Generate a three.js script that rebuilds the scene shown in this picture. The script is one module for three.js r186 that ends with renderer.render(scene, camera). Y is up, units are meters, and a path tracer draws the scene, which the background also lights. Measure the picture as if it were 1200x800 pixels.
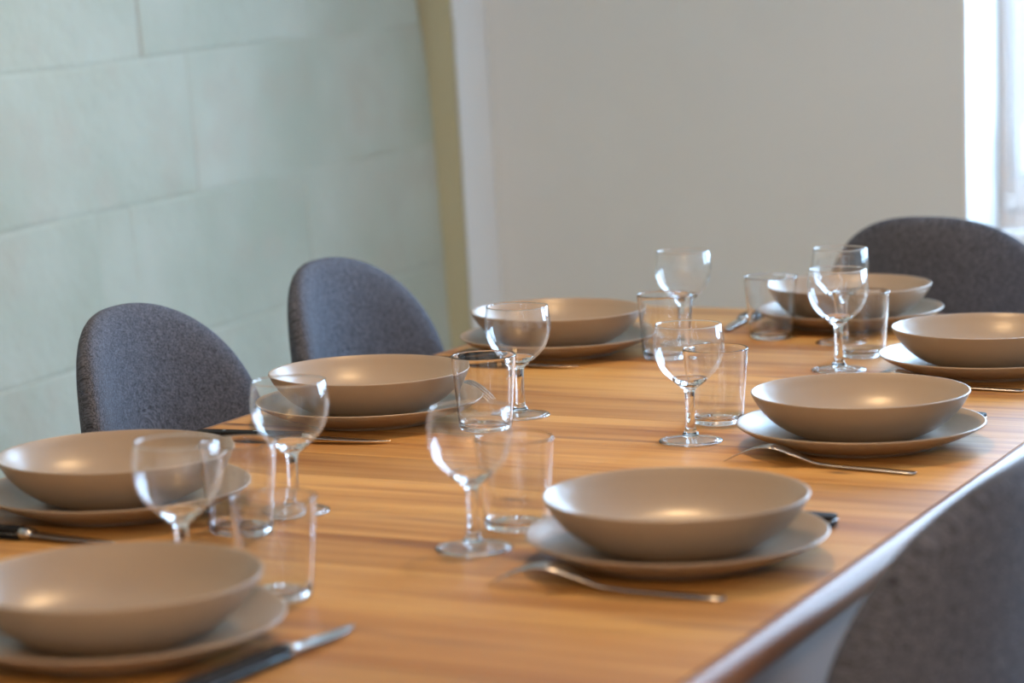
import * as THREE from 'three';
import { RectAreaLightUniformsLib } from 'three/addons/lights/RectAreaLightUniformsLib.js';
import { mergeGeometries, mergeVertices } from 'three/addons/utils/BufferGeometryUtils.js';
import { RoundedBoxGeometry } from 'three/addons/geometries/RoundedBoxGeometry.js';

// ---------------------------------------------------------------- camera, sky, lights, exposure
const scene = new THREE.Scene();
const renderer = new THREE.WebGLRenderer({ antialias: true });
renderer.toneMapping = THREE.LinearToneMapping;
renderer.toneMappingExposure = 0.74;
renderer.shadowMap.enabled = true;
renderer.shadowMap.type = THREE.PCFSoftShadowMap;
RectAreaLightUniformsLib.init();

const TOP = 0.75;                                   // height of the table top
const camera = new THREE.PerspectiveCamera(15.219, 1.5, 0.05, 60);
{
  const pitch = 0.1436, roll = -0.0327, yaw = 0.4531;
  const fw = new THREE.Vector3(-Math.sin(yaw) * Math.cos(pitch), -Math.sin(pitch), -Math.cos(yaw) * Math.cos(pitch));
  const r0 = new THREE.Vector3(Math.cos(yaw), 0, -Math.sin(yaw));
  const u0 = new THREE.Vector3().crossVectors(r0, fw);
  const c = Math.cos(roll), s = Math.sin(roll);
  const rt = r0.clone().multiplyScalar(c).addScaledVector(u0, s);
  const up = u0.clone().multiplyScalar(c).addScaledVector(r0, -s);
  camera.position.set(1.0776, TOP + 0.4839, 2.4257);
  camera.quaternion.setFromRotationMatrix(new THREE.Matrix4().makeBasis(rt, up, fw.clone().negate()));
  camera.focus = 2.72;
  camera.userData.fStop = 4.2;
}
scene.add(camera);

// overcast sky seen and felt through the window
scene.background = new THREE.Color().setRGB(1.3, 1.9, 2.6);
const SKY = new THREE.Color().setRGB(0.51, 0.79, 1.12);
const daylight = new THREE.RectAreaLight(SKY, 27, 1.24, 1.46);
daylight.name = 'window_daylight';
daylight.position.set(0.41, 1.47, -2.62);
daylight.lookAt(0.41, 1.47, 0);
scene.add(daylight);
const sidelight = new THREE.RectAreaLight(SKY, 27, 1.36, 1.46);
sidelight.name = 'side_window_daylight';
sidelight.position.set(2.25, 1.47, -2.62);
sidelight.lookAt(2.25, 1.47, 0);
scene.add(sidelight);
const LAMP = { x: 0.02, y: 1.92, z: -0.08, power: 3.7, color: new THREE.Color().setRGB(1.0, 0.64, 0.32) };
const GLOBE = { x: 1.55, y: 2.1, z: 3.0, power: 10, color: new THREE.Color().setRGB(1.0, 0.60, 0.28) };

// ---------------------------------------------------------------- helpers
let seed = 20240611;
const rnd = () => { seed = (seed * 1664525 + 1013904223) >>> 0; return seed / 4294967296; };
const rr = (a, b) => a + (b - a) * rnd();
const used = new Map();
function numbered(name) {
  const n = used.get(name) ?? 0; used.set(name, n + 1);
  return n ? name + '_' + String(n).padStart(3, '0') : name;
}
function part(name, geometry, material, parent, label) {
  const m = new THREE.Mesh(geometry, material);
  m.name = name; m.castShadow = true; m.receiveShadow = true;
  if (label) m.userData.label = label;
  parent.add(m); return m;
}
function thing(name, label, category, [x, y, z] = [0, 0, 0], turn = 0, group) {
  const o = new THREE.Group(); o.name = numbered(name); scene.add(o);
  o.position.set(x, y, z); o.rotation.y = turn; o.userData = { label, category };
  if (group) o.userData.group = group;
  return o;
}
function again(src, label, [x, y, z], turn = 0) {
  const o = src.clone(); o.name = numbered(src.name); scene.add(o);
  o.position.set(x, y, z); o.rotation.y = turn; o.userData = { ...src.userData, label };
  return o;
}
function structure(name, geometry, material, label, category) {
  const m = new THREE.Mesh(geometry, material);
  m.name = name; m.castShadow = true; m.receiveShadow = true; scene.add(m);
  m.userData = { kind: 'structure', label, category };
  return m;
}
function box(x0, x1, y0, y1, z0, z1) {
  const g = new THREE.BoxGeometry(x1 - x0, y1 - y0, z1 - z0);
  g.translate((x0 + x1) / 2, (y0 + y1) / 2, (z0 + z1) / 2);
  return metricUV(g);
}
function rbox(w, h, d, r, x = 0, y = 0, z = 0, seg = 2) {
  const g = new RoundedBoxGeometry(w, h, d, seg, r); g.translate(x, y, z); return metricUV(g);
}
function metricUV(g, ou = 0, ov = 0) {              // uv in metres, box mapped
  const p = g.attributes.position, n = g.attributes.normal, uv = new Float32Array(p.count * 2);
  for (let i = 0; i < p.count; i++) {
    const ax = Math.abs(n.getX(i)), ay = Math.abs(n.getY(i)), az = Math.abs(n.getZ(i));
    let u, v;
    if (ay >= ax && ay >= az) { u = p.getX(i); v = p.getZ(i); }
    else if (ax >= az) { u = p.getZ(i); v = p.getY(i); }
    else { u = p.getX(i); v = p.getY(i); }
    uv[2 * i] = u + ou; uv[2 * i + 1] = v + ov;
  }
  g.setAttribute('uv', new THREE.BufferAttribute(uv, 2));
  return g;
}
function lathe(points, seg = 96) {
  return new THREE.LatheGeometry(points.map(([r, y]) => new THREE.Vector2(Math.max(r, 0), y)), seg);
}
function spline(points, n) {                        // smooth profile through points
  const c = new THREE.CatmullRomCurve3(points.map(([x, y]) => new THREE.Vector3(x, y, 0)), false, 'centripetal');
  return c.getPoints(n).map((v) => [v.x, v.y]);
}
// loft of rounded sections along x; each section {x, y, z, w (across z), t (across y), e (roundness exponent)}
function loft(sections, seg = 12) {
  const pos = [], idx = [];
  for (const s of sections) for (let k = 0; k < seg; k++) {
    const a = (k / seg) * Math.PI * 2, c = Math.cos(a), q = Math.sin(a), e = 2 / (s.e ?? 3);
    pos.push(s.x, s.y + Math.sign(q) * Math.abs(q) ** e * s.t / 2, (s.z ?? 0) + Math.sign(c) * Math.abs(c) ** e * s.w / 2);
  }
  const n = sections.length;
  for (let i = 0; i < n - 1; i++) for (let k = 0; k < seg; k++) {
    const a = i * seg + k, b = i * seg + (k + 1) % seg, c = a + seg, d = b + seg;
    idx.push(a, c, b, b, c, d);
  }
  for (const [i, flip] of [[0, false], [n - 1, true]]) {
    const s = sections[i], c = pos.length / 3; pos.push(s.x, s.y, s.z ?? 0);
    for (let k = 0; k < seg; k++) {
      const a = i * seg + k, b = i * seg + (k + 1) % seg;
      flip ? idx.push(c, b, a) : idx.push(c, a, b);
    }
  }
  for (let i = 0; i < idx.length; i += 3) { const t = idx[i + 1]; idx[i + 1] = idx[i + 2]; idx[i + 2] = t; }
  const g = new THREE.BufferGeometry();
  g.setAttribute('position', new THREE.Float32BufferAttribute(pos, 3)); g.setIndex(idx);
  g.computeVertexNormals();
  return metricUV(g);
}
// ---------------------------------------------------------------- noise and textures
const hash = (x, y, s) => {
  let h = (x * 374761393 + y * 668265263 + s * 1442695041) | 0;
  h = Math.imul(h ^ (h >>> 13), 1274126177); h ^= h >>> 16;
  return (h >>> 0) / 4294967296;
};
function vnoise(x, y, s, px, py) {                  // value noise, periodic px, py
  const xi = Math.floor(x), yi = Math.floor(y), fx = x - xi, fy = y - yi;
  const u = fx * fx * (3 - 2 * fx), v = fy * fy * (3 - 2 * fy);
  const m = (a, b) => ((a % b) + b) % b;
  const a = hash(m(xi, px), m(yi, py), s), b = hash(m(xi + 1, px), m(yi, py), s);
  const c = hash(m(xi, px), m(yi + 1, py), s), d = hash(m(xi + 1, px), m(yi + 1, py), s);
  return a + (b - a) * u + (c - a) * v + (a - b - c + d) * u * v;
}
function fbm(u, v, fx, fy, s, oct = 4) {            // u, v in 0..1, tileable
  let t = 0, w = 0.5, n = 0;
  for (let o = 0; o < oct; o++) { t += w * vnoise(u * fx, v * fy, s + o * 17, fx, fy); n += w; w *= 0.5; fx *= 2; fy *= 2; }
  return t / n;
}
const toByte = (c) => Math.max(0, Math.min(255, Math.round(255 * (c <= 0.0031308 ? 12.92 * c : 1.055 * c ** (1 / 2.4) - 0.055))));
function texture(w, h, f, { srgb = false, size = 1, sizeV = size } = {}) {
  const d = new Uint8Array(w * h * 4);
  for (let y = 0; y < h; y++) for (let x = 0; x < w; x++) {
    const c = f(x / w, y / h, x, y), i = 4 * (y * w + x);
    if (srgb) { d[i] = toByte(c[0]); d[i + 1] = toByte(c[1]); d[i + 2] = toByte(c[2]); }
    else d[i] = d[i + 1] = d[i + 2] = Math.max(0, Math.min(255, Math.round(c * 255)));
    d[i + 3] = 255;
  }
  const t = new THREE.DataTexture(d, w, h, THREE.RGBAFormat);
  t.wrapS = t.wrapT = THREE.RepeatWrapping; t.magFilter = THREE.LinearFilter; t.minFilter = THREE.LinearMipmapLinearFilter;
  t.generateMipmaps = true; t.repeat.set(1 / size, 1 / sizeV);
  if (srgb) t.colorSpace = THREE.SRGBColorSpace;
  t.needsUpdate = true; return t;
}
const mix3 = (a, b, t) => [a[0] + (b[0] - a[0]) * t, a[1] + (b[1] - a[1]) * t, a[2] + (b[2] - a[2]) * t];
const clamp = (x, a = 0, b = 1) => Math.min(b, Math.max(a, x));

// solid timber, grain along u; 1.2 m x 0.6 m
const knots = [[0.22, 0.31, 0.013], [0.71, 0.12, 0.009], [0.48, 0.78, 0.012], [0.86, 0.62, 0.008], [0.08, 0.9, 0.007]];
function woodTone(u, v) {
  let dv = 0, dark = 0;
  for (const [ku, kv, kr] of knots) {
    const dx = (u - ku) * 1.2, dy = (v - kv) * 0.6, d = Math.hypot(dx * 0.45, dy);
    dv += Math.sign(dy) * 0.02 * Math.exp(-d * d / (kr * kr * 9)); dark += Math.exp(-((d / kr) ** 2) * 1.3);
  }
  const vv = v + dv + 0.02 * (fbm(u, v, 3, 3, 5, 2) - 0.5);
  const broad = fbm(u, vv, 2, 11, 11, 3), fine = fbm(u, vv, 4, 64, 23, 3), pores = fbm(u, vv, 24, 300, 37, 2);
  const streak = clamp((fbm(u, vv, 4, 26, 53, 3) - 0.62) / 0.12);
  return { t: clamp(0.5 + 1.9 * (broad - 0.5) + 1.0 * (fine - 0.5)), pores, streak, dark: clamp(dark) };
}
const woodMap = texture(1024, 1024, (u, v) => {
  const w = woodTone(u, v);
  let c = mix3([0.285, 0.112, 0.024], [0.53, 0.285, 0.085], w.t);
  c = mix3(c, [0.24, 0.105, 0.04], 0.75 * w.streak);
  c = mix3(c, [0.34, 0.15, 0.05], 0.25 * clamp((w.pores - 0.62) * 5));
  return mix3(c, [0.10, 0.045, 0.02], 0.85 * w.dark);
}, { srgb: true, size: 1.2, sizeV: 0.6 });
const woodRough = texture(512, 512, (u, v) => 0.40 + 0.12 * fbm(u, v, 6, 60, 71, 3) + 0.05 * fbm(u, v, 5, 5, 83, 3), { size: 1.2, sizeV: 0.6 });
const woodBump = texture(1024, 1024, (u, v) => 0.7 * fbm(u, v, 6, 160, 91, 2) + 0.3 * fbm(u, v, 2, 12, 97, 2), { size: 1.2, sizeV: 0.6 });

// melange wool weave, 0.16 m
function fabricTone(u, v, x, y) {
  const warp = hash(x >> 1, y >> 2, 3), weft = hash(x >> 2, y >> 1, 7), over = ((x >> 1) + (y >> 1)) & 1;
  return 0.72 * (over ? warp : weft) + 0.28 * fbm(u, v, 84, 84, 13, 2);
}
const fabricMap = texture(512, 512, (u, v, x, y) => {
  const t = fabricTone(u, v, x, y);
  return mix3([0.019, 0.022, 0.0315], [0.114, 0.125, 0.163], clamp(0.5 + 1.25 * (t - 0.5)));
}, { srgb: true, size: 0.30 });
const fabricBump = texture(512, 512, (u, v, x, y) => fabricTone(u, v, x, y), { size: 0.30 });
const plasterBump = texture(512, 512, (u, v) => 0.6 * fbm(u, v, 7, 7, 101, 4) + 0.4 * fbm(u, v, 40, 40, 111, 3), { size: 0.9 });
const limeMap = texture(512, 512, (u, v) => {       // brushed lime wash over stone: patchy
  const a = fbm(u, v, 5, 5, 121, 4), b = fbm(u, v, 14, 14, 131, 3);
  let c = mix3([0.35, 0.385, 0.315], [0.435, 0.465, 0.40], clamp(0.5 + 2 * (a - 0.5)));
  return mix3(c, [0.40, 0.365, 0.30], 0.3 * clamp((b - 0.58) * 5));
}, { srgb: true, size: 1.3 });
const greyMap = texture(256, 256, (u, v) => {
  const a = fbm(u, v, 4, 4, 141, 4); return mix3([0.625, 0.66, 0.66], [0.655, 0.69, 0.69], a);
}, { srgb: true, size: 1.5 });
const floorMap = texture(512, 512, (u, v) => {
  const w = fbm(u, v, 3, 40, 151, 4); return mix3([0.20, 0.13, 0.085], [0.36, 0.25, 0.17], w);
}, { srgb: true, size: 1.6 });
const clayRough = texture(256, 256, (u, v) => 0.29 + 0.08 * fbm(u, v, 6, 6, 161, 4), { size: 0.3 });

const lin = (r, g, b) => new THREE.Color().setRGB(r, g, b);
const std = (o) => new THREE.MeshStandardMaterial(o);
const M = {
  lime: std({ map: limeMap, roughness: 0.8, bumpMap: plasterBump, bumpScale: 0.004 }),
  mortar: std({ color: lin(0.36, 0.36, 0.31), roughness: 0.9, bumpMap: plasterBump, bumpScale: 0.004 }),
  cream: std({ color: lin(0.47, 0.465, 0.32), roughness: 0.8, bumpMap: plasterBump, bumpScale: 0.002 }),
  grey: std({ map: greyMap, roughness: 0.75, bumpMap: plasterBump, bumpScale: 0.001 }),
  white: std({ color: lin(0.82, 0.82, 0.81), roughness: 0.55 }),
  board: std({ color: lin(0.74, 0.75, 0.74), roughness: 0.6 }),
  gloss: std({ color: lin(0.80, 0.81, 0.82), roughness: 0.3 }),
  ceiling: std({ color: lin(0.80, 0.80, 0.78), roughness: 0.9 }),
  floor: std({ map: floorMap, roughness: 0.42 }),
  clay: std({ color: lin(0.325, 0.25, 0.18), roughnessMap: clayRough, roughness: 1 }),
  steel: std({ color: lin(0.52, 0.51, 0.50), metalness: 1, roughness: 0.22 }),
  handle: new THREE.MeshPhysicalMaterial({ color: lin(0.009, 0.009, 0.010), roughness: 0.62, specularIntensity: 0.25 }),
  fabric: std({ map: fabricMap, roughness: 0.95, bumpMap: fabricBump, bumpScale: 0.0006 }),
  legs: std({ color: lin(0.02, 0.02, 0.021), roughness: 0.4, metalness: 0.3 }),
  paint: std({ color: lin(0.40, 0.355, 0.35), roughness: 0.4 }),
  lipping: new THREE.MeshPhysicalMaterial({ color: lin(0.22, 0.10, 0.045), roughness: 0.42, bumpMap: woodBump, bumpScale: 0.0001 }),
  wood: [[1, 1, 1], [0.90, 0.88, 0.86], [1.08, 1.07, 1.05]].map((c) => new THREE.MeshPhysicalMaterial({ specularIntensity: 0.6, map: woodMap, color: lin(...c), roughnessMap: woodRough, roughness: 1, bumpMap: woodBump, bumpScale: 0.0002 })),
  woodCore: std({ color: lin(0.16, 0.08, 0.03), roughness: 0.7 }),
  glass: new THREE.MeshPhysicalMaterial({ color: 0xffffff, transmission: 1, thickness: 0.01, ior: 1.5, roughness: 0 }),
  pane: new THREE.MeshPhysicalMaterial({ color: 0xffffff, transmission: 1, thickness: 0, ior: 1.5, roughness: 0 }),
  enamel: std({ color: lin(0.03, 0.03, 0.032), roughness: 0.4, side: THREE.DoubleSide }),
};

// ---------------------------------------------------------------- the room
const X0 = -1.42, X1 = 3.4, Z0 = -2.2, Z1 = 3.9, H = 2.7;
const NX0 = -0.23, NX1 = 1.05, PX0 = 1.55, PX1 = 2.95, NT = 2.28, NZ = -2.42;      // window niche
structure('floor', box(X0 - 0.2, X1 + 0.4, -0.1, 0, Z0 - 0.6, Z1 + 0.2), M.floor, 'brown wooden floor under the dining table', 'floor');
structure('ceiling', box(X0 - 0.2, X1 + 0.4, H, H + 0.1, Z0 - 0.6, Z1 + 0.2), M.ceiling, 'plain white ceiling above the table', 'ceiling');
structure('wall_right', box(X1, X1 + 0.2, 0, H, Z0 - 0.6, Z1 + 0.2), M.grey, 'plain grey wall facing the stone block wall', 'wall');
structure('wall_near', box(X0 - 0.2, X1 + 0.4, 0, H, Z1, Z1 + 0.2), M.grey, 'plain grey wall facing the window wall', 'wall');
{
  const g = mergeGeometries([
    box(X0 - 0.2, NX0, 0, H, Z0 - 0.36, Z0), box(NX1, PX0, 0, H, Z0 - 0.36, Z0), box(PX1, X1 + 0.2, 0, H, Z0 - 0.36, Z0),
    box(NX0, NX1, NT, H, Z0 - 0.36, Z0), box(PX0, PX1, NT, H, Z0 - 0.36, Z0), box(PX0, PX1, 0, 0.71, Z0 - 0.36, Z0),
  ]);
  structure('wall_far', g, M.grey, 'smooth plain grey painted wall with the window niche', 'wall');
  structure('trim_3', mergeGeometries([box(NX0, NX0 + 0.006, 0, NT, NZ, Z0), box(NX1 - 0.006, NX1, 0, NT, NZ, Z0), box(NX0 + 0.006, NX1 - 0.006, NT - 0.006, NT, NZ, Z0)]),
    M.white, 'bright white plastered reveal of the window niche', 'window reveal');
  structure('wall_parapet', box(NX0, NX1, 0, 0.69, NZ - 0.12, NZ - 0.02), M.white, 'white parapet wall below the window sill', 'wall');
  structure('window_sill', rbox(NX1 - NX0 - 0.012, 0.022, 0.10, 0.004, (NX0 + NX1) / 2, 0.702, NZ + 0.01), M.gloss, 'white window sill board in the niche', 'window sill');
}
// the leaning wall of painted stone blocks along the left side
const wallX = (y) => -1.277 + (1.15 - y) * 0.058;            // it batters outwards towards its foot
{
  const backing = new THREE.BufferGeometry();
  const shp = new THREE.Shape([[X0 - 0.2, 0], [wallX(0) - 0.0016, 0], [wallX(H) - 0.0016, H], [X0 - 0.2, H]].map(([x, y]) => new THREE.Vector2(x, y)));
  const g = new THREE.ExtrudeGeometry(shp, { depth: Z1 + 2.035, bevelEnabled: false }); g.translate(0, 0, -2.035);
  backing.dispose();
  const wl = structure('wall_left', metricUV(g), M.mortar, 'wall of large lime washed stone blocks in pale green', 'wall');
  const rows = [];
  for (let k = -4; k < 9; k++) rows.push(TOP + 0.142 + 0.232 * k);
  const cuts = {                                               // vertical joints that the photograph shows, course by course
    '-1': [-2.4, -1.543, -0.992, -0.897, -0.28, 0.34], '0': [-2.4, -1.2, -0.52, 0.1], '1': [-2.4, -1.61, -1.068, -0.45, 0.2],
  };
  const tilt = (z) => -(z + 1.5) * 0.022;
  const end = (y) => -2.04 - (1.187 - y) * 0.115;
  for (let k = 0; k < rows.length - 1; k++) {
    const y0 = Math.max(0.0, rows[k]), y1 = Math.min(H, rows[k + 1]);
    if (y1 - y0 < 0.03) continue;
    const c = cuts[String(k - 4)] ?? (() => { const a = [-2.4]; let z = -2.1 + rr(0.3, 0.75); while (z < 0.4) { a.push(z); z += rr(0.45, 0.8); } return a; })();
    const list = [...c]; let zz = list[list.length - 1]; while (zz < Z1 - 0.9) { zz += rr(0.5, 0.85); list.push(zz); } list.push(Z1);
    for (let i = 0; i < list.length - 1; i++) {
      const j = () => rr(-0.004, 0.004), gap = 0.0005;
      const a = i === 0 ? null : list[i] + gap, b = list[i + 1] - gap;
      const yb = (z) => Math.max(0, y0 + gap + (y0 > 0 ? tilt(z) : 0)), yt = (z) => Math.min(H, y1 - gap + (y1 < H ? tilt(z) : 0));
      const za0 = a ?? end(y0) + j(), za1 = a ?? end(y1) + j();
      const zm = (za0 + b) / 2;
      // outline in (z, y), slightly uneven
      const P = [[za0 + (a ? j() : 0), yb(za0) + j() * 0.5], [zm, yb(zm) + j() * 0.7], [b + j(), yb(b) + j() * 0.5], [b + j(), yt(b) + j() * 0.5], [zm, yt(zm) + j() * 0.7], [za1 + (a ? j() : 0), yt(za1) + j() * 0.5]];
      const s = new THREE.Shape(P.map(([z, y]) => new THREE.Vector2(z, y)));
      const bev = rr(0.003, 0.008);
      const e = new THREE.ExtrudeGeometry(s, { depth: 0.006, bevelEnabled: true, bevelThickness: 0.0013, bevelSize: bev, bevelOffset: -bev, bevelSegments: 1 });
      const p = e.attributes.position, proud = rr(-0.0006, 0.0008), turn = rr(-0.002, 0.002);
      for (let q = 0; q < p.count; q++) {                      // (z, y, out) -> world
        const z = p.getX(q), y = p.getY(q), o = p.getZ(q);
        p.setXYZ(q, wallX(y) - 0.0073 + o + proud + turn * (z - zm), y, z);
      }
      const ix = e.index;
      if (!ix) { for (let q = 0; q < p.count; q += 3) { const v = [p.getX(q + 1), p.getY(q + 1), p.getZ(q + 1)]; p.setXYZ(q + 1, p.getX(q + 2), p.getY(q + 2), p.getZ(q + 2)); p.setXYZ(q + 2, ...v); } }
      e.computeVertexNormals();
      part('stone_block', metricUV(e, rr(0, 1.3), rr(0, 1.3)), M.lime, wl);
    }
  }
  // cream pilaster at the end of the stone wall and the white board on its side
  const leanBox = (xa, xb, z0, z1, lean, name, m, label, cat) => {
    const s = new THREE.Shape([[xa, 0], [xb + lean * 1.15, 0], [xb - lean * (H - 1.15), H], [xa, H]].map(([x, y]) => new THREE.Vector2(x, y)));
    const e = new THREE.ExtrudeGeometry(s, { depth: z1 - z0, bevelEnabled: false }); e.translate(0, 0, z0);
    return structure(name, metricUV(e), m, label, cat);
  };
  leanBox(-1.5, -1.2135, -2.199, -2.058, 0.03, 'trim_1', M.cream, 'olive cream pilaster face at the end of the stone wall', 'pilaster');
  leanBox(-1.2134, -1.2105, -2.199, -2.0582, 0.03, 'trim_2', M.board, 'white board strip between olive pilaster and grey wall', 'trim board');
}
// casement windows: frame, two sashes with panes, lever and hinge; local x runs along the wall, +z faces the room
function makeWindow(name, label, x0, x1, y0, y1, place) {
  const w = new THREE.Group(); w.name = name; scene.add(w); place(w);
  w.userData = { kind: 'structure', label, category: 'window' };
  const z = 0;
  const bar = (n, a, b, c, d, zz, t, m = M.gloss) => part(n, rbox(b - a, d - c, t, 0.005, (a + b) / 2, (c + d) / 2, zz), m, w);
  bar('frame_post', x0, x0 + 0.028, y0, y1, z, 0.10); bar('frame_post', x1 - 0.028, x1, y0, y1, z, 0.10);
  bar('frame_head', x0 + 0.028, x1 - 0.028, y1 - 0.04, y1, z, 0.10); bar('frame_bottom', x0 + 0.028, x1 - 0.028, y0, y0 + 0.035, z, 0.10);
  const mid = (x0 + x1) / 2, sy0 = y0 + 0.036, sy1 = y1 - 0.041;
  for (const [a, b] of [[x0 + 0.030, mid - 0.002], [mid + 0.002, x1 - 0.030]]) {
    const s = new THREE.Group(); s.name = 'casement'; w.add(s);
    const sb = (n, p, q, r, t) => part(n, rbox(q - p, t - r, 0.06, 0.006, (p + q) / 2, (r + t) / 2, z + 0.03), M.gloss, s);
    sb('stile', a, a + 0.055, sy0, sy1); sb('stile', b - 0.055, b, sy0, sy1);
    sb('rail', a + 0.055, b - 0.055, sy0, sy0 + 0.06); sb('rail', a + 0.055, b - 0.055, sy1 - 0.06, sy1);
    part('pane', new THREE.PlaneGeometry(b - a - 0.1, sy1 - sy0 - 0.11).translate((a + b) / 2, (sy0 + sy1) / 2, z + 0.02), M.pane, s);
  }
  part('lever_plate', rbox(0.018, 0.11, 0.008, 0.003, x0 + 0.056, 0.88, z + 0.064), M.gloss, w);
  part('lever', rbox(0.016, 0.095, 0.016, 0.006, x0 + 0.056, 0.865, z + 0.085), M.gloss, w);
  part('hinge', rbox(0.014, 0.03, 0.02, 0.004, x0 + 0.03, 0.765, z + 0.066), M.gloss, w);
}
makeWindow('window_1', 'white casement window in the niche of the grey wall', NX0, NX1, 0.71, NT, (w) => w.position.set(0, 0, NZ - 0.06));
makeWindow('window_2', 'white casement window right of the niche in the grey wall', PX0, PX1, 0.71, NT, (w) => w.position.set(0, 0, NZ - 0.06));
{
  const r = thing('radiator', 'white panel radiator under the window sill', 'radiator', [0.41, 0.12, NZ + 0.075]);
  part('panel', rbox(1.14, 0.48, 0.05, 0.012, 0, 0.24, 0), M.gloss, r);
  for (let k = 0; k < 24; k++) part('fin', rbox(0.028, 0.42, 0.012, 0.004, -0.529 + k * 0.046, 0.24, 0.028), M.gloss, r);
  part('top_grille', rbox(1.14, 0.014, 0.07, 0.005, 0, 0.487, 0), M.gloss, r);
  for (const s of [-1, 1]) part('foot', rbox(0.03, 0.12, 0.03, 0.004, s * 0.45, -0.06, 0), M.gloss, r);
}

// ---------------------------------------------------------------- pendant lamp over the table
{
  const p = thing('pendant_lamp', 'dark enamel pendant lamp hanging above the table centre', 'lamp', [LAMP.x, LAMP.y, LAMP.z]);
  const prof = spline([[0.022, 0.13], [0.045, 0.125], [0.10, 0.085], [0.15, 0.03], [0.165, 0.0]], 24);
  part('shade', lathe(prof, 64), M.enamel, p);
  part('socket', lathe([[0, 0.10], [0.02, 0.10], [0.022, 0.16], [0.012, 0.19], [0, 0.19]], 32), M.enamel, p);
  part('cord', new THREE.CylinderGeometry(0.003, 0.003, H - LAMP.y - 0.19, 8).translate(0, 0.19 + (H - LAMP.y - 0.19) / 2, 0), M.handle, p);
  const glow = std({ color: lin(0.9, 0.85, 0.75), emissive: LAMP.color, emissiveIntensity: 8, roughness: 0.4 });
  part('bulb', new THREE.SphereGeometry(0.045, 32, 20).translate(0, 0.05, 0), glow, p, 'glowing warm white bulb');
  const l = new THREE.PointLight(LAMP.color, LAMP.power, 0, 2);
  l.name = 'pendant_glow'; l.position.set(0, 0.05, 0); l.castShadow = true; l.shadow.radius = 2.2; p.add(l);
}

// opal globe hanging in the room behind the camera; it lights the near sides of things warmly
{
  const p = thing('globe_lamp', 'opal glass globe pendant lamp hanging away from the table', 'lamp', [GLOBE.x, GLOBE.y, GLOBE.z]);
  const glow = std({ color: lin(0.9, 0.87, 0.8), emissive: GLOBE.color, emissiveIntensity: 6, roughness: 0.3 });
  part('globe', new THREE.SphereGeometry(0.14, 48, 32), glow, p, 'glowing warm opal glass globe');
  part('cap', lathe([[0, 0.135], [0.045, 0.135], [0.048, 0.15], [0.03, 0.175], [0, 0.178]], 32), M.enamel, p);
  part('cord', new THREE.CylinderGeometry(0.003, 0.003, H - GLOBE.y - 0.175, 8).translate(0, 0.175 + (H - GLOBE.y - 0.175) / 2, 0), M.handle, p);
  const l = new THREE.PointLight(GLOBE.color, GLOBE.power, 0, 2);
  l.name = 'globe_glow'; l.castShadow = true; l.shadow.radius = 7; p.add(l);
}

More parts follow.
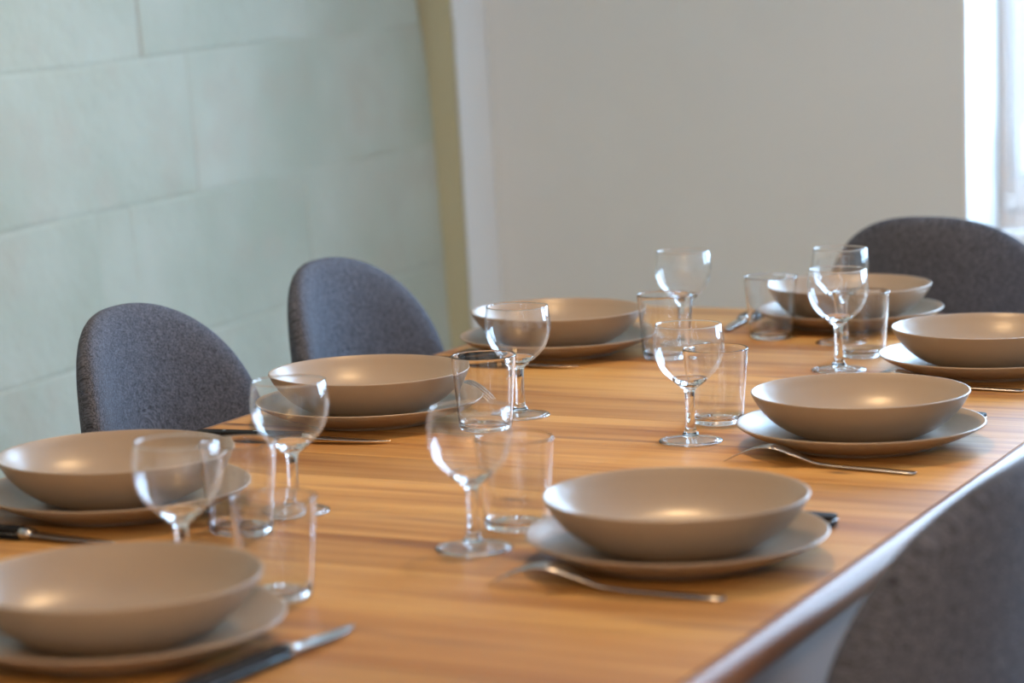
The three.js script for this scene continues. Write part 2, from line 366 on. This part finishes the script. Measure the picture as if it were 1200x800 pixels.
// ---------------------------------------------------------------- the table
const TW = 0.896, TZ0 = -0.9695, TZ1 = 1.075, TT = 0.03;
{
  const t = thing('dining_table', 'long orange brown solid wood dining table with rounded edge', 'table', [0, 0, 0]);
  // planks lie across the table; each is a board with rounded ends
  const hw = TW / 2;
  const shape = new THREE.Shape([[hw - 0.0165, TT], [hw - 0.0165, 0.002], [-hw + 0.0165, 0.002], [-hw + 0.0165, TT]].map(([x, y]) => new THREE.Vector2(x, y)));
  let z = TZ0 + 0.0165;
  const seams = [];
  const ZE = TZ1 - 0.0165;
  while (z < ZE - 0.001) { let w = rr(0.095, 0.15); if (ZE - z - w < 0.07) w = ZE - z; seams.push([z, z + w]); z += w; }
  seams.forEach(([a, b], i) => {
    const g0 = 0.0002;
    const e = new THREE.ExtrudeGeometry(shape, { depth: b - a - 2 * g0, bevelEnabled: false, curveSegments: 4 });
    e.translate(0, TOP - TT, a + g0);
    part('plank', metricUV(e, rr(0, 1.2), rr(0, 0.6)), M.wood[i % 3 === 0 ? 1 : i % 2 ? 0 : 2], t);
  });
  // dark bullnose lipping on all four sides, mitred at the corners
  const lip = (len) => {
    const P = [[0, 0.0292]]; for (let k = 0; k <= 12; k++) { const q = Math.PI / 2 - (k / 12) * Math.PI; P.push([0.0045 + 0.012 * Math.cos(q), TT / 2 + (TT / 2 - 0.0003) * Math.sin(q)]); } P.push([0, 0.0008]);
    const e = new THREE.ExtrudeGeometry(new THREE.Shape(P.map(([x, y]) => new THREE.Vector2(x, y))), { depth: len, bevelEnabled: false });
    const p = e.attributes.position;
    for (let i = 0; i < p.count; i++) { const x = p.getX(i), zz = p.getZ(i); p.setZ(i, zz < len / 2 ? -len / 2 - x : len / 2 + x); }
    e.computeVertexNormals(); return metricUV(e.translate(0, TOP - TT, 0));
  };
  const zc = (TZ0 + TZ1) / 2, Lz = TZ1 - TZ0 - 0.033, Lx = TW - 0.033;
  part('lipping', lip(Lz).translate(hw - 0.0165, 0, zc), M.lipping, t, 'dark rounded edge lipping');
  part('lipping', lip(Lz).rotateY(Math.PI).translate(-hw + 0.0165, 0, zc), M.lipping, t);
  part('lipping', lip(Lx).rotateY(-Math.PI / 2).translate(0, 0, TZ1 - 0.0165), M.lipping, t);
  part('lipping', lip(Lx).rotateY(Math.PI / 2).translate(0, 0, TZ0 + 0.0165), M.lipping, t);
  part('underboard', box(-hw + 0.06, hw - 0.06, TOP - TT - 0.012, TOP - TT - 0.0005, TZ0 + 0.05, TZ1 - 0.05), M.woodCore, t);
  const ax = hw - 0.045, az0 = TZ0 + 0.06, az1 = TZ1 - 0.06;
  for (const s of [-1, 1]) part('apron', box(s * ax - 0.011, s * ax + 0.011, TOP - TT - 0.115, TOP - TT - 0.0125 + 0.012, az0 + 0.04, az1 - 0.04), M.paint, t, 'pale painted apron board');
  for (const zz of [az0, az1]) part('apron', box(-ax + 0.04, ax - 0.04, TOP - TT - 0.115, TOP - TT - 0.0125, zz - 0.011, zz + 0.011), M.paint, t);
  for (const sx of [-1, 1]) for (const zz of [az0 + 0.01, az1 - 0.01])
    part('leg', loft([{ x: 0, y: 0, w: 0.045, t: 0.045, e: 8 }, { x: TOP - TT - 0.0125, y: 0, w: 0.07, t: 0.07, e: 8 }], 16).rotateZ(Math.PI / 2).translate(sx * (ax - 0.02), 0, zz), M.paint, t);
}

// ---------------------------------------------------------------- chairs
function padded(outline, mid, thick, rings = 14) {
  // outline: closed list of [a, b]; mid(a, b) -> {p, n}; a soft cushion either side of the mid surface
  const n = outline.length, pos = [], idx = [], uv = [];
  let ca = 0, cb = 0; for (const [a, b] of outline) { ca += a / n; cb += b / n; }
  const ring = (rho, side, h) => { for (const [a, b] of outline) { const u = ca + (a - ca) * rho, v = cb + (b - cb) * rho, m = mid(u, v); pos.push(m.p[0] + m.n[0] * h * side, m.p[1] + m.n[1] * h * side, m.p[2] + m.n[2] * h * side); const dl = Math.hypot(a - ca, b - cb) || 1; uv.push(u - (a - ca) / dl * h * side, v - (b - cb) / dl * h * side); } };
  const radii = []; for (let k = 0; k <= rings; k++) { const q = k / rings; radii.push(Math.sin(q * Math.PI / 2) ** 0.9); }
  const H2 = (rho) => thick / 2 * Math.max(0, 1 - rho ** 9) ** 0.5;
  for (const side of [1, -1]) for (const rho of radii) ring(Math.max(rho, 0.001), side, H2(rho));
  const R = radii.length;
  for (let s = 0; s < 2; s++) for (let k = 0; k < R - 1; k++) for (let i = 0; i < n; i++) {
    const a = (s * R + k) * n + i, b = (s * R + k) * n + (i + 1) % n, c = a + n, d = b + n;
    s === 0 ? idx.push(a, c, b, b, c, d) : idx.push(a, b, c, b, d, c);
  }
  const g = new THREE.BufferGeometry();
  g.setAttribute('position', new THREE.Float32BufferAttribute(pos, 3)); g.setAttribute('uv', new THREE.Float32BufferAttribute(uv, 2)); g.setIndex(idx);
  const m = mergeVertices(g, 1e-5); m.computeVertexNormals(); return m;
}
function makeChair(label) {
  // local: +z faces the table, origin on the floor below the crest of the back
  const c = thing('dining_chair', label, 'chair', [0, 0, 0], 0, 'upholstered chairs round the table');
  const top = TOP + 0.116, y0 = TOP - 0.1, W = 0.186, pw = 2.5, yb = 0.46;
  const half = (y) => y <= y0 ? W * (1 - 0.12 * ((y0 - y) / (y0 - yb)) ** 2) : W * (1 - ((y - y0) / (top - y0)) ** pw) ** (1 / pw);
  const out = [];
  for (let k = 0; k <= 14; k++) out.push([half(yb + (y0 - yb) * k / 14) , yb + (y0 - yb) * k / 14]);
  for (let k = 1; k < 40; k++) { const a = (k / 40) * Math.PI / 2, y = y0 + (top - y0) * Math.sin(a) ** (2 / pw); out.push([W * Math.cos(a) ** (2 / pw), y]); }
  const right = out.slice(); out.push([0, top]);
  for (let k = right.length - 1; k >= 0; k--) out.push([-right[k][0], right[k][1]]);
  for (let k = 1; k < 8; k++) out.push([-half(yb) + 2 * half(yb) * k / 8, yb - 0.0]);
  const bend = 0.080, surf = (x, y) => {
    const z = bend * (x / 0.19) ** 2 + (top - y) * 0.10 + 0.10 * Math.max(0, (0.62 - y) / 0.16) ** 2;
    const dx = 2 * bend * x / 0.19 ** 2, dy = -0.10 - (y < 0.62 ? 0.2 * (0.62 - y) / 0.16 / 0.16 : 0), l = Math.hypot(dx, dy, 1);
    return { p: [x, y, z], n: [-dx / l, -dy / l, 1 / l] };
  };
  part('backrest', padded(out.reverse(), surf, 0.036, 16), M.fabric, c);
  const so = []; for (let k = 0; k < 56; k++) { const a = (k / 56) * Math.PI * 2, e = 2 / 3.2, q = Math.cos(a), s = Math.sin(a); so.push([0.215 * Math.sign(q) * Math.abs(q) ** e * (1 + 0.04 * s), 0.31 - 0.225 * Math.sign(s) * Math.abs(s) ** e]); }
  part('seat', padded(so, (x, z) => ({ p: [x, 0.452 - 0.02 * ((x / 0.215) ** 2 < 1 ? 1 - (x / 0.215) ** 2 : 0) + 0.01, z], n: [0, 1, 0] }), 0.06, 12), M.fabric, c);
  part('seat_frame', rbox(0.30, 0.02, 0.30, 0.006, 0, 0.408, 0.30), M.legs, c);
  for (const sx of [-1, 1]) for (const sz of [-1, 1]) {
    const a = new THREE.Vector3(sx * 0.13, 0.41, 0.30 + sz * 0.13), b = new THREE.Vector3(sx * 0.20, 0, 0.30 + sz * 0.20);
    const d = b.clone().sub(a), g = new THREE.CylinderGeometry(0.009, 0.014, d.length(), 14);
    g.applyQuaternion(new THREE.Quaternion().setFromUnitVectors(new THREE.Vector3(0, -1, 0), d.clone().normalize()));
    g.translate(...a.clone().add(b).multiplyScalar(0.5).toArray());
    part('leg', g, M.legs, c);
  }
  return c;
}
const SW = Math.PI / 2;
const chair = makeChair('blue grey upholstered chair on the stone wall side, farther from the grey wall');
chair.position.set(-0.622, 0, -0.018); chair.rotation.y = SW + 0.04;
again(chair, 'blue grey upholstered chair on the stone wall side, closer to the grey wall', [-0.624, 0, -0.492], SW);
again(chair, 'dark brown grey upholstered chair at the table end by the grey window wall', [0.016, 0, -1.132], 0);
again(chair, 'brown grey upholstered chair opposite the stone wall, farther from the grey wall', [0.606, 0, 0.598], -SW + 0.08);
again(chair, 'dark upholstered chair opposite the stone wall, closer to the grey wall', [0.60, 0, 0.0], -SW);

// ---------------------------------------------------------------- crockery, glasses, cutlery
function makePlate() {
  const p = thing('dinner_plate', '', 'plate', [0, 0, 0], 0, 'taupe dinner plates');
  const RP = 0.1255;
  const pts = [
    [0.0, 0.0035], [0.070, 0.0035], ...spline([[0.074, 0.0035], [0.088, 0.0060], [0.107, 0.0130], [0.120, 0.0195], [RP - 0.0006, 0.0232]], 14),
    [RP, 0.0241], [RP - 0.0008, 0.0249], [RP - 0.0022, 0.0247],
    ...spline([[0.1195, 0.0228], [0.108, 0.0170], [0.094, 0.0120], [0.080, 0.0098], [0.060, 0.0093]], 16), [0.03, 0.0092], [0, 0.0092]];
  part('dish', lathe(pts, 112), M.clay, p);
  part('foot_ring', lathe([[0.069, 0.0045], [0.069, 0.0008], [0.0705, 0], [0.0735, 0], [0.075, 0.0008], [0.0755, 0.0045]], 80), M.clay, p);
  return p;
}
function makeBowl() {
  const b = thing('deep_bowl', '', 'bowl', [0, 0, 0], 0, 'taupe bowls');
  const pts = [
    [0, 0.0028], [0.052, 0.0028], ...spline([[0.057, 0.0028], [0.070, 0.0062], [0.086, 0.0155], [0.0985, 0.0275], [0.1062, 0.0385], [0.1096, 0.0450]], 22),
    [0.1100, 0.0460], [0.1096, 0.0467], [0.1086, 0.0468], [0.1078, 0.0462],
    ...spline([[0.1056, 0.0432], [0.1000, 0.0345], [0.0900, 0.0230], [0.0760, 0.0132], [0.060, 0.0082], [0.042, 0.0070]], 26), [0.02, 0.0068], [0, 0.0068]];
  part('dish', lathe(pts, 128), M.clay, b);
  part('foot_ring', lathe([[0.0515, 0.0035], [0.0515, 0.0007], [0.053, 0], [0.0562, 0], [0.0575, 0.0007], [0.058, 0.0035]], 80), M.clay, b);
  return b;
}
function makeWineGlass() {
  const g = thing('wine_glass', '', 'wine glass', [0, 0, 0], 0, 'stemmed wine glasses');
  const out = spline([[0.0175, 0.0632], [0.0205, 0.0660], [0.0290, 0.0750], [0.0349, 0.0885], [0.0366, 0.1010], [0.0355, 0.1130], [0.0338, 0.1209]], 36);
  const inn = spline([[0.0327, 0.1209], [0.0343, 0.1128], [0.0352, 0.1010], [0.0335, 0.0892], [0.0276, 0.0762], [0.0207, 0.0688], [0.0177, 0.0664]], 36);
  part('bowl', lathe([...out, ...inn], 112), M.pane, g);
  const ring = []; for (let k = 0; k <= 12; k++) { const q = (k / 12) * Math.PI * 2 - Math.PI / 2; ring.push([0.03325 + 0.00072 * Math.cos(q), 0.1214 + 0.0008 * Math.sin(q)]); }
  part('rim', lathe(ring, 112), M.glass, g);
  const side = spline([[0.0088, 0.0070], [0.0060, 0.0130], [0.0051, 0.0220], [0.0049, 0.0360], [0.0053, 0.0480], [0.0064, 0.0545], [0.0100, 0.0572], [0.0175, 0.0632]], 44);
  const cup = spline([[0.0176, 0.0664], [0.0130, 0.0634], [0.0070, 0.0610], [0, 0.0602]], 14);
  part('stem', lathe([[0, 0.0045], [0.0085, 0.0046], ...side, ...cup], 72), M.glass, g);
  const ft = part('foot', lathe([[0, 0.0002], [0.0290, 0.0002], ...spline([[0.0290, 0.0028], [0.020, 0.0044], [0.012, 0.0060], [0.0086, 0.0072]], 14)], 96), M.pane, g);
  part('foot_edge', lathe([[0.0288, 0.0001], [0.0310, 0.0], [0.0324, 0.0003], [0.0329, 0.0011], [0.0322, 0.0019], [0.0306, 0.0025], [0.0289, 0.0028], [0.0286, 0.0015], [0.0288, 0.0001]], 96), M.glass, ft);
  return g;
}
function makeTumbler() {
  const g = thing('tumbler', '', 'tumbler', [0, 0, 0], 0, 'clear glass tumblers');
  const H1 = 0.081;
  const wall = [[0.0205, 0.0058], [0.0205, 0.0006], [0.0225, 0.0], [0.0255, 0.0006], [0.0276, 0.0024], [0.0287, 0.0055], [0.0292, 0.0105],
    ...spline([[0.0294, 0.013], [0.0322, 0.047], [0.0349, H1 - 0.0012]], 14), [0.0347, H1 - 0.0003], [0.0341, H1], [0.0334, H1 - 0.0004], [0.0331, H1 - 0.0015],
    ...spline([[0.0306, 0.047], [0.0279, 0.0140], [0.0272, 0.0095], [0.0250, 0.0070], [0.0205, 0.0058]], 24)];
  part('wall', lathe(wall, 96), M.glass, g);
  part('base', lathe([[0, 0.0006], [0.0204, 0.0006], [0.0204, 0.0057], [0, 0.0057]], 72), M.pane, g);
  return g;
}
function makeFork() {
  // lies with the tines pointing down; tip at x = 0, handle end at x = 0.196
  const f = thing('fork', '', 'fork', [0, 0, 0], 0, 'steel forks');
  const hp = new THREE.CatmullRomCurve3([[0, 0.0013], [0.014, 0.0085], [0.030, 0.0150], [0.045, 0.0180], [0.060, 0.0165], [0.076, 0.0105], [0.092, 0.0048], [0.110, 0.0028], [0.150, 0.0022], [0.196, 0.0016]].map(([x, y]) => new THREE.Vector3(x, y, 0)));
  const P = hp.getPoints(240), hy = (x) => { let k = 1; while (k < P.length - 1 && P[k].x < x) k++; const a = P[k - 1], b = P[k], t = (x - a.x) / (b.x - a.x || 1); return a.y + (b.y - a.y) * t; };
  const sec = (x, w, t, z = 0, e = 3) => ({ x, y: hy(x), w, t, z, e });
  for (let k = 0; k < 4; k++) {
    const z = (k - 1.5) * 0.0062, s = [];
    for (let i = 0; i <= 10; i++) { const x = 0.052 * i / 10, q = Math.min(1, i / 4); s.push(sec(x, 0.0011 + 0.0023 * q, 0.0009 + 0.0009 * q, z * (0.94 + 0.06 * q))); }
    part('tine', loft(s, 8), M.steel, f);
  }
  const h = []; for (const [x, w] of [[0.049, 0.0225], [0.056, 0.0228], [0.064, 0.0215], [0.071, 0.0165], [0.077, 0.0110], [0.084, 0.0078], [0.092, 0.0066], [0.100, 0.0062]]) h.push(sec(x, w, 0.0022));
  part('head', loft(h, 14), M.steel, f);
  const d = []; for (const [x, w] of [[0.098, 0.0062], [0.112, 0.0066], [0.130, 0.0080], [0.150, 0.0100], [0.170, 0.0118], [0.186, 0.0128], [0.192, 0.0120], [0.195, 0.0090], [0.196, 0.004]]) d.push(sec(x, w, x > 0.194 ? 0.0014 : 0.0024));
  part('handle', loft(d, 14), M.steel, f);
  return f;
}
function makeKnife() {
  // lies flat; tip at x = 0, handle end at x = 0.222
  const k = thing('table_knife', '', 'knife', [0, 0, 0], 0, 'black handled table knives');
  const b = []; for (const [x, w, z, t] of [[0, 0.001, 0.0065, 0.0008], [0.008, 0.0060, 0.0042, 0.0011], [0.020, 0.0105, 0.0020, 0.0013], [0.036, 0.0140, 0.0006, 0.0015], [0.058, 0.0156, 0, 0.0017], [0.078, 0.0152, 0, 0.0019], [0.084, 0.0135, 0, 0.0024]]) b.push({ x, y: 0.0056 - 0.003 * (1 - x / 0.084), w, t, z, e: 2.4 });
  part('blade', loft(b, 14), M.steel, k);
  part('bolster', loft([[0.082, 0.0130, 0.004], [0.085, 0.0150, 0.0085], [0.090, 0.0160, 0.0105], [0.096, 0.0160, 0.0105]].map(([x, w, t]) => ({ x, y: 0.0058, w, t, e: 3 })), 14), M.steel, k);
  const grip = (y, t) => loft([[0.0955, 0.0160, t], [0.104, 0.0164, t], [0.130, 0.0170, t], [0.165, 0.0184, t], [0.198, 0.0198, t], [0.211, 0.0198, t], [0.2165, 0.0176, t * 0.9], [0.218, 0.013, t * 0.6]].map(([x, w, tt]) => ({ x, y, w, t: tt, e: 4 })), 18);
  part('grip_scale', grip(0.0030, 0.0056), M.handle, k, 'black handle scale');
  part('grip_scale', grip(0.0086, 0.0052), M.handle, k, 'black handle scale');
  part('tang', loft([[0.095, 0.0158], [0.130, 0.0169], [0.165, 0.0183], [0.198, 0.0197], [0.211, 0.0197], [0.217, 0.0172], [0.2183, 0.013]].map(([x, w]) => ({ x, y: 0.0058, w, t: 0.0010, e: 4 })), 14), M.steel, k);
  for (const x of [0.115, 0.150, 0.185]) part('rivet', new THREE.CylinderGeometry(0.0022, 0.0022, 0.0112, 12).translate(x, 0.0058, 0), M.steel, k);
  return k;
}
const proto = { dinner_plate: makePlate(), deep_bowl: makeBowl(), wine_glass: makeWineGlass(), tumbler: makeTumbler(), fork: makeFork(), table_knife: makeKnife() };
const taken = new Set();
function lay(kind, label, x, z, turn = 0, lift = 0) {
  const p = proto[kind], y = TOP + lift + 0.0003;
  if (taken.has(kind)) return again(p, label, [x, y, z], turn);
  taken.add(kind); p.userData.label = label; p.position.set(x, y, z); p.rotation.y = turn; return p;
}
// turn: fork and knife run from tip to handle end along local +x
const E0 = 0, W0 = Math.PI, NEAR = -Math.PI / 2, FAR = Math.PI / 2;
const settings = [
  // where, bowl, wine glass, tumbler, fork tip (x, z, turn), knife tip (x, z, turn)
  ['opposite the stone wall, farthest from the grey window wall', [0.293, 0.516], [0.114, 0.534], [0.113, 0.447], [0.184, 0.642, E0 + 0.04], [0.160, 0.352, E0 - 0.05]],
  ['in the middle of the side opposite the stone wall', [0.280, -0.009], [0.108, 0.022], [0.095, -0.086], [0.182, 0.110, E0 - 0.07], [0.150, -0.162, E0 - 0.03]],
  ['opposite the stone wall, nearest the grey window wall', [0.280, -0.482], [0.108, -0.455], [0.100, -0.568], [0.160, -0.358, E0], [0.150, -0.635, E0]],
  ['on the stone wall side, farthest from the grey window wall', [-0.278, 0.489], [-0.113, 0.448], [-0.116, 0.535], [-0.262, 0.350, W0], [-0.195, 0.622, W0]],
  ['in the middle of the stone wall side', [-0.283, -0.005], [-0.130, -0.070], [-0.129, 0.018], [-0.205, -0.155, W0 - 0.25], [-0.190, 0.124, W0 + 0.16]],
  ['on the stone wall side, nearest the grey window wall', [-0.286, -0.509], [-0.150, -0.605], [-0.131, -0.495], [-0.20, -0.655, W0], [-0.205, -0.388, W0 + 0.08]],
  ['at the table end by the grey window wall', [-0.002, -0.828], [0.040, -0.668], [-0.062, -0.689], [0.140, -0.735, FAR], [-0.144, -0.725, FAR + 0.05]],
  ['at the table end away from the grey window wall', [0.008, 0.909], [-0.045, 0.738], [0.040, 0.735], [-0.140, 0.815, NEAR], [0.151, 0.799, NEAR - 0.1]],
];
for (const [where, b, w, t, f, k] of settings) {
  lay('dinner_plate', 'taupe dinner plate ' + where, ...b);
  lay('deep_bowl', 'deep taupe bowl ' + where, ...b, 0, 0.0092);
  lay('wine_glass', 'empty stemmed wine glass ' + where, ...w);
  lay('tumbler', 'empty clear glass tumbler ' + where, ...t);
  lay('fork', 'steel fork ' + where, ...f, 0.0);
  lay('table_knife', 'black handled knife ' + where, ...k);
}
scene.traverse((o) => { if (o.isMesh) { o.castShadow = true; o.receiveShadow = true; } });
renderer.render(scene, camera);
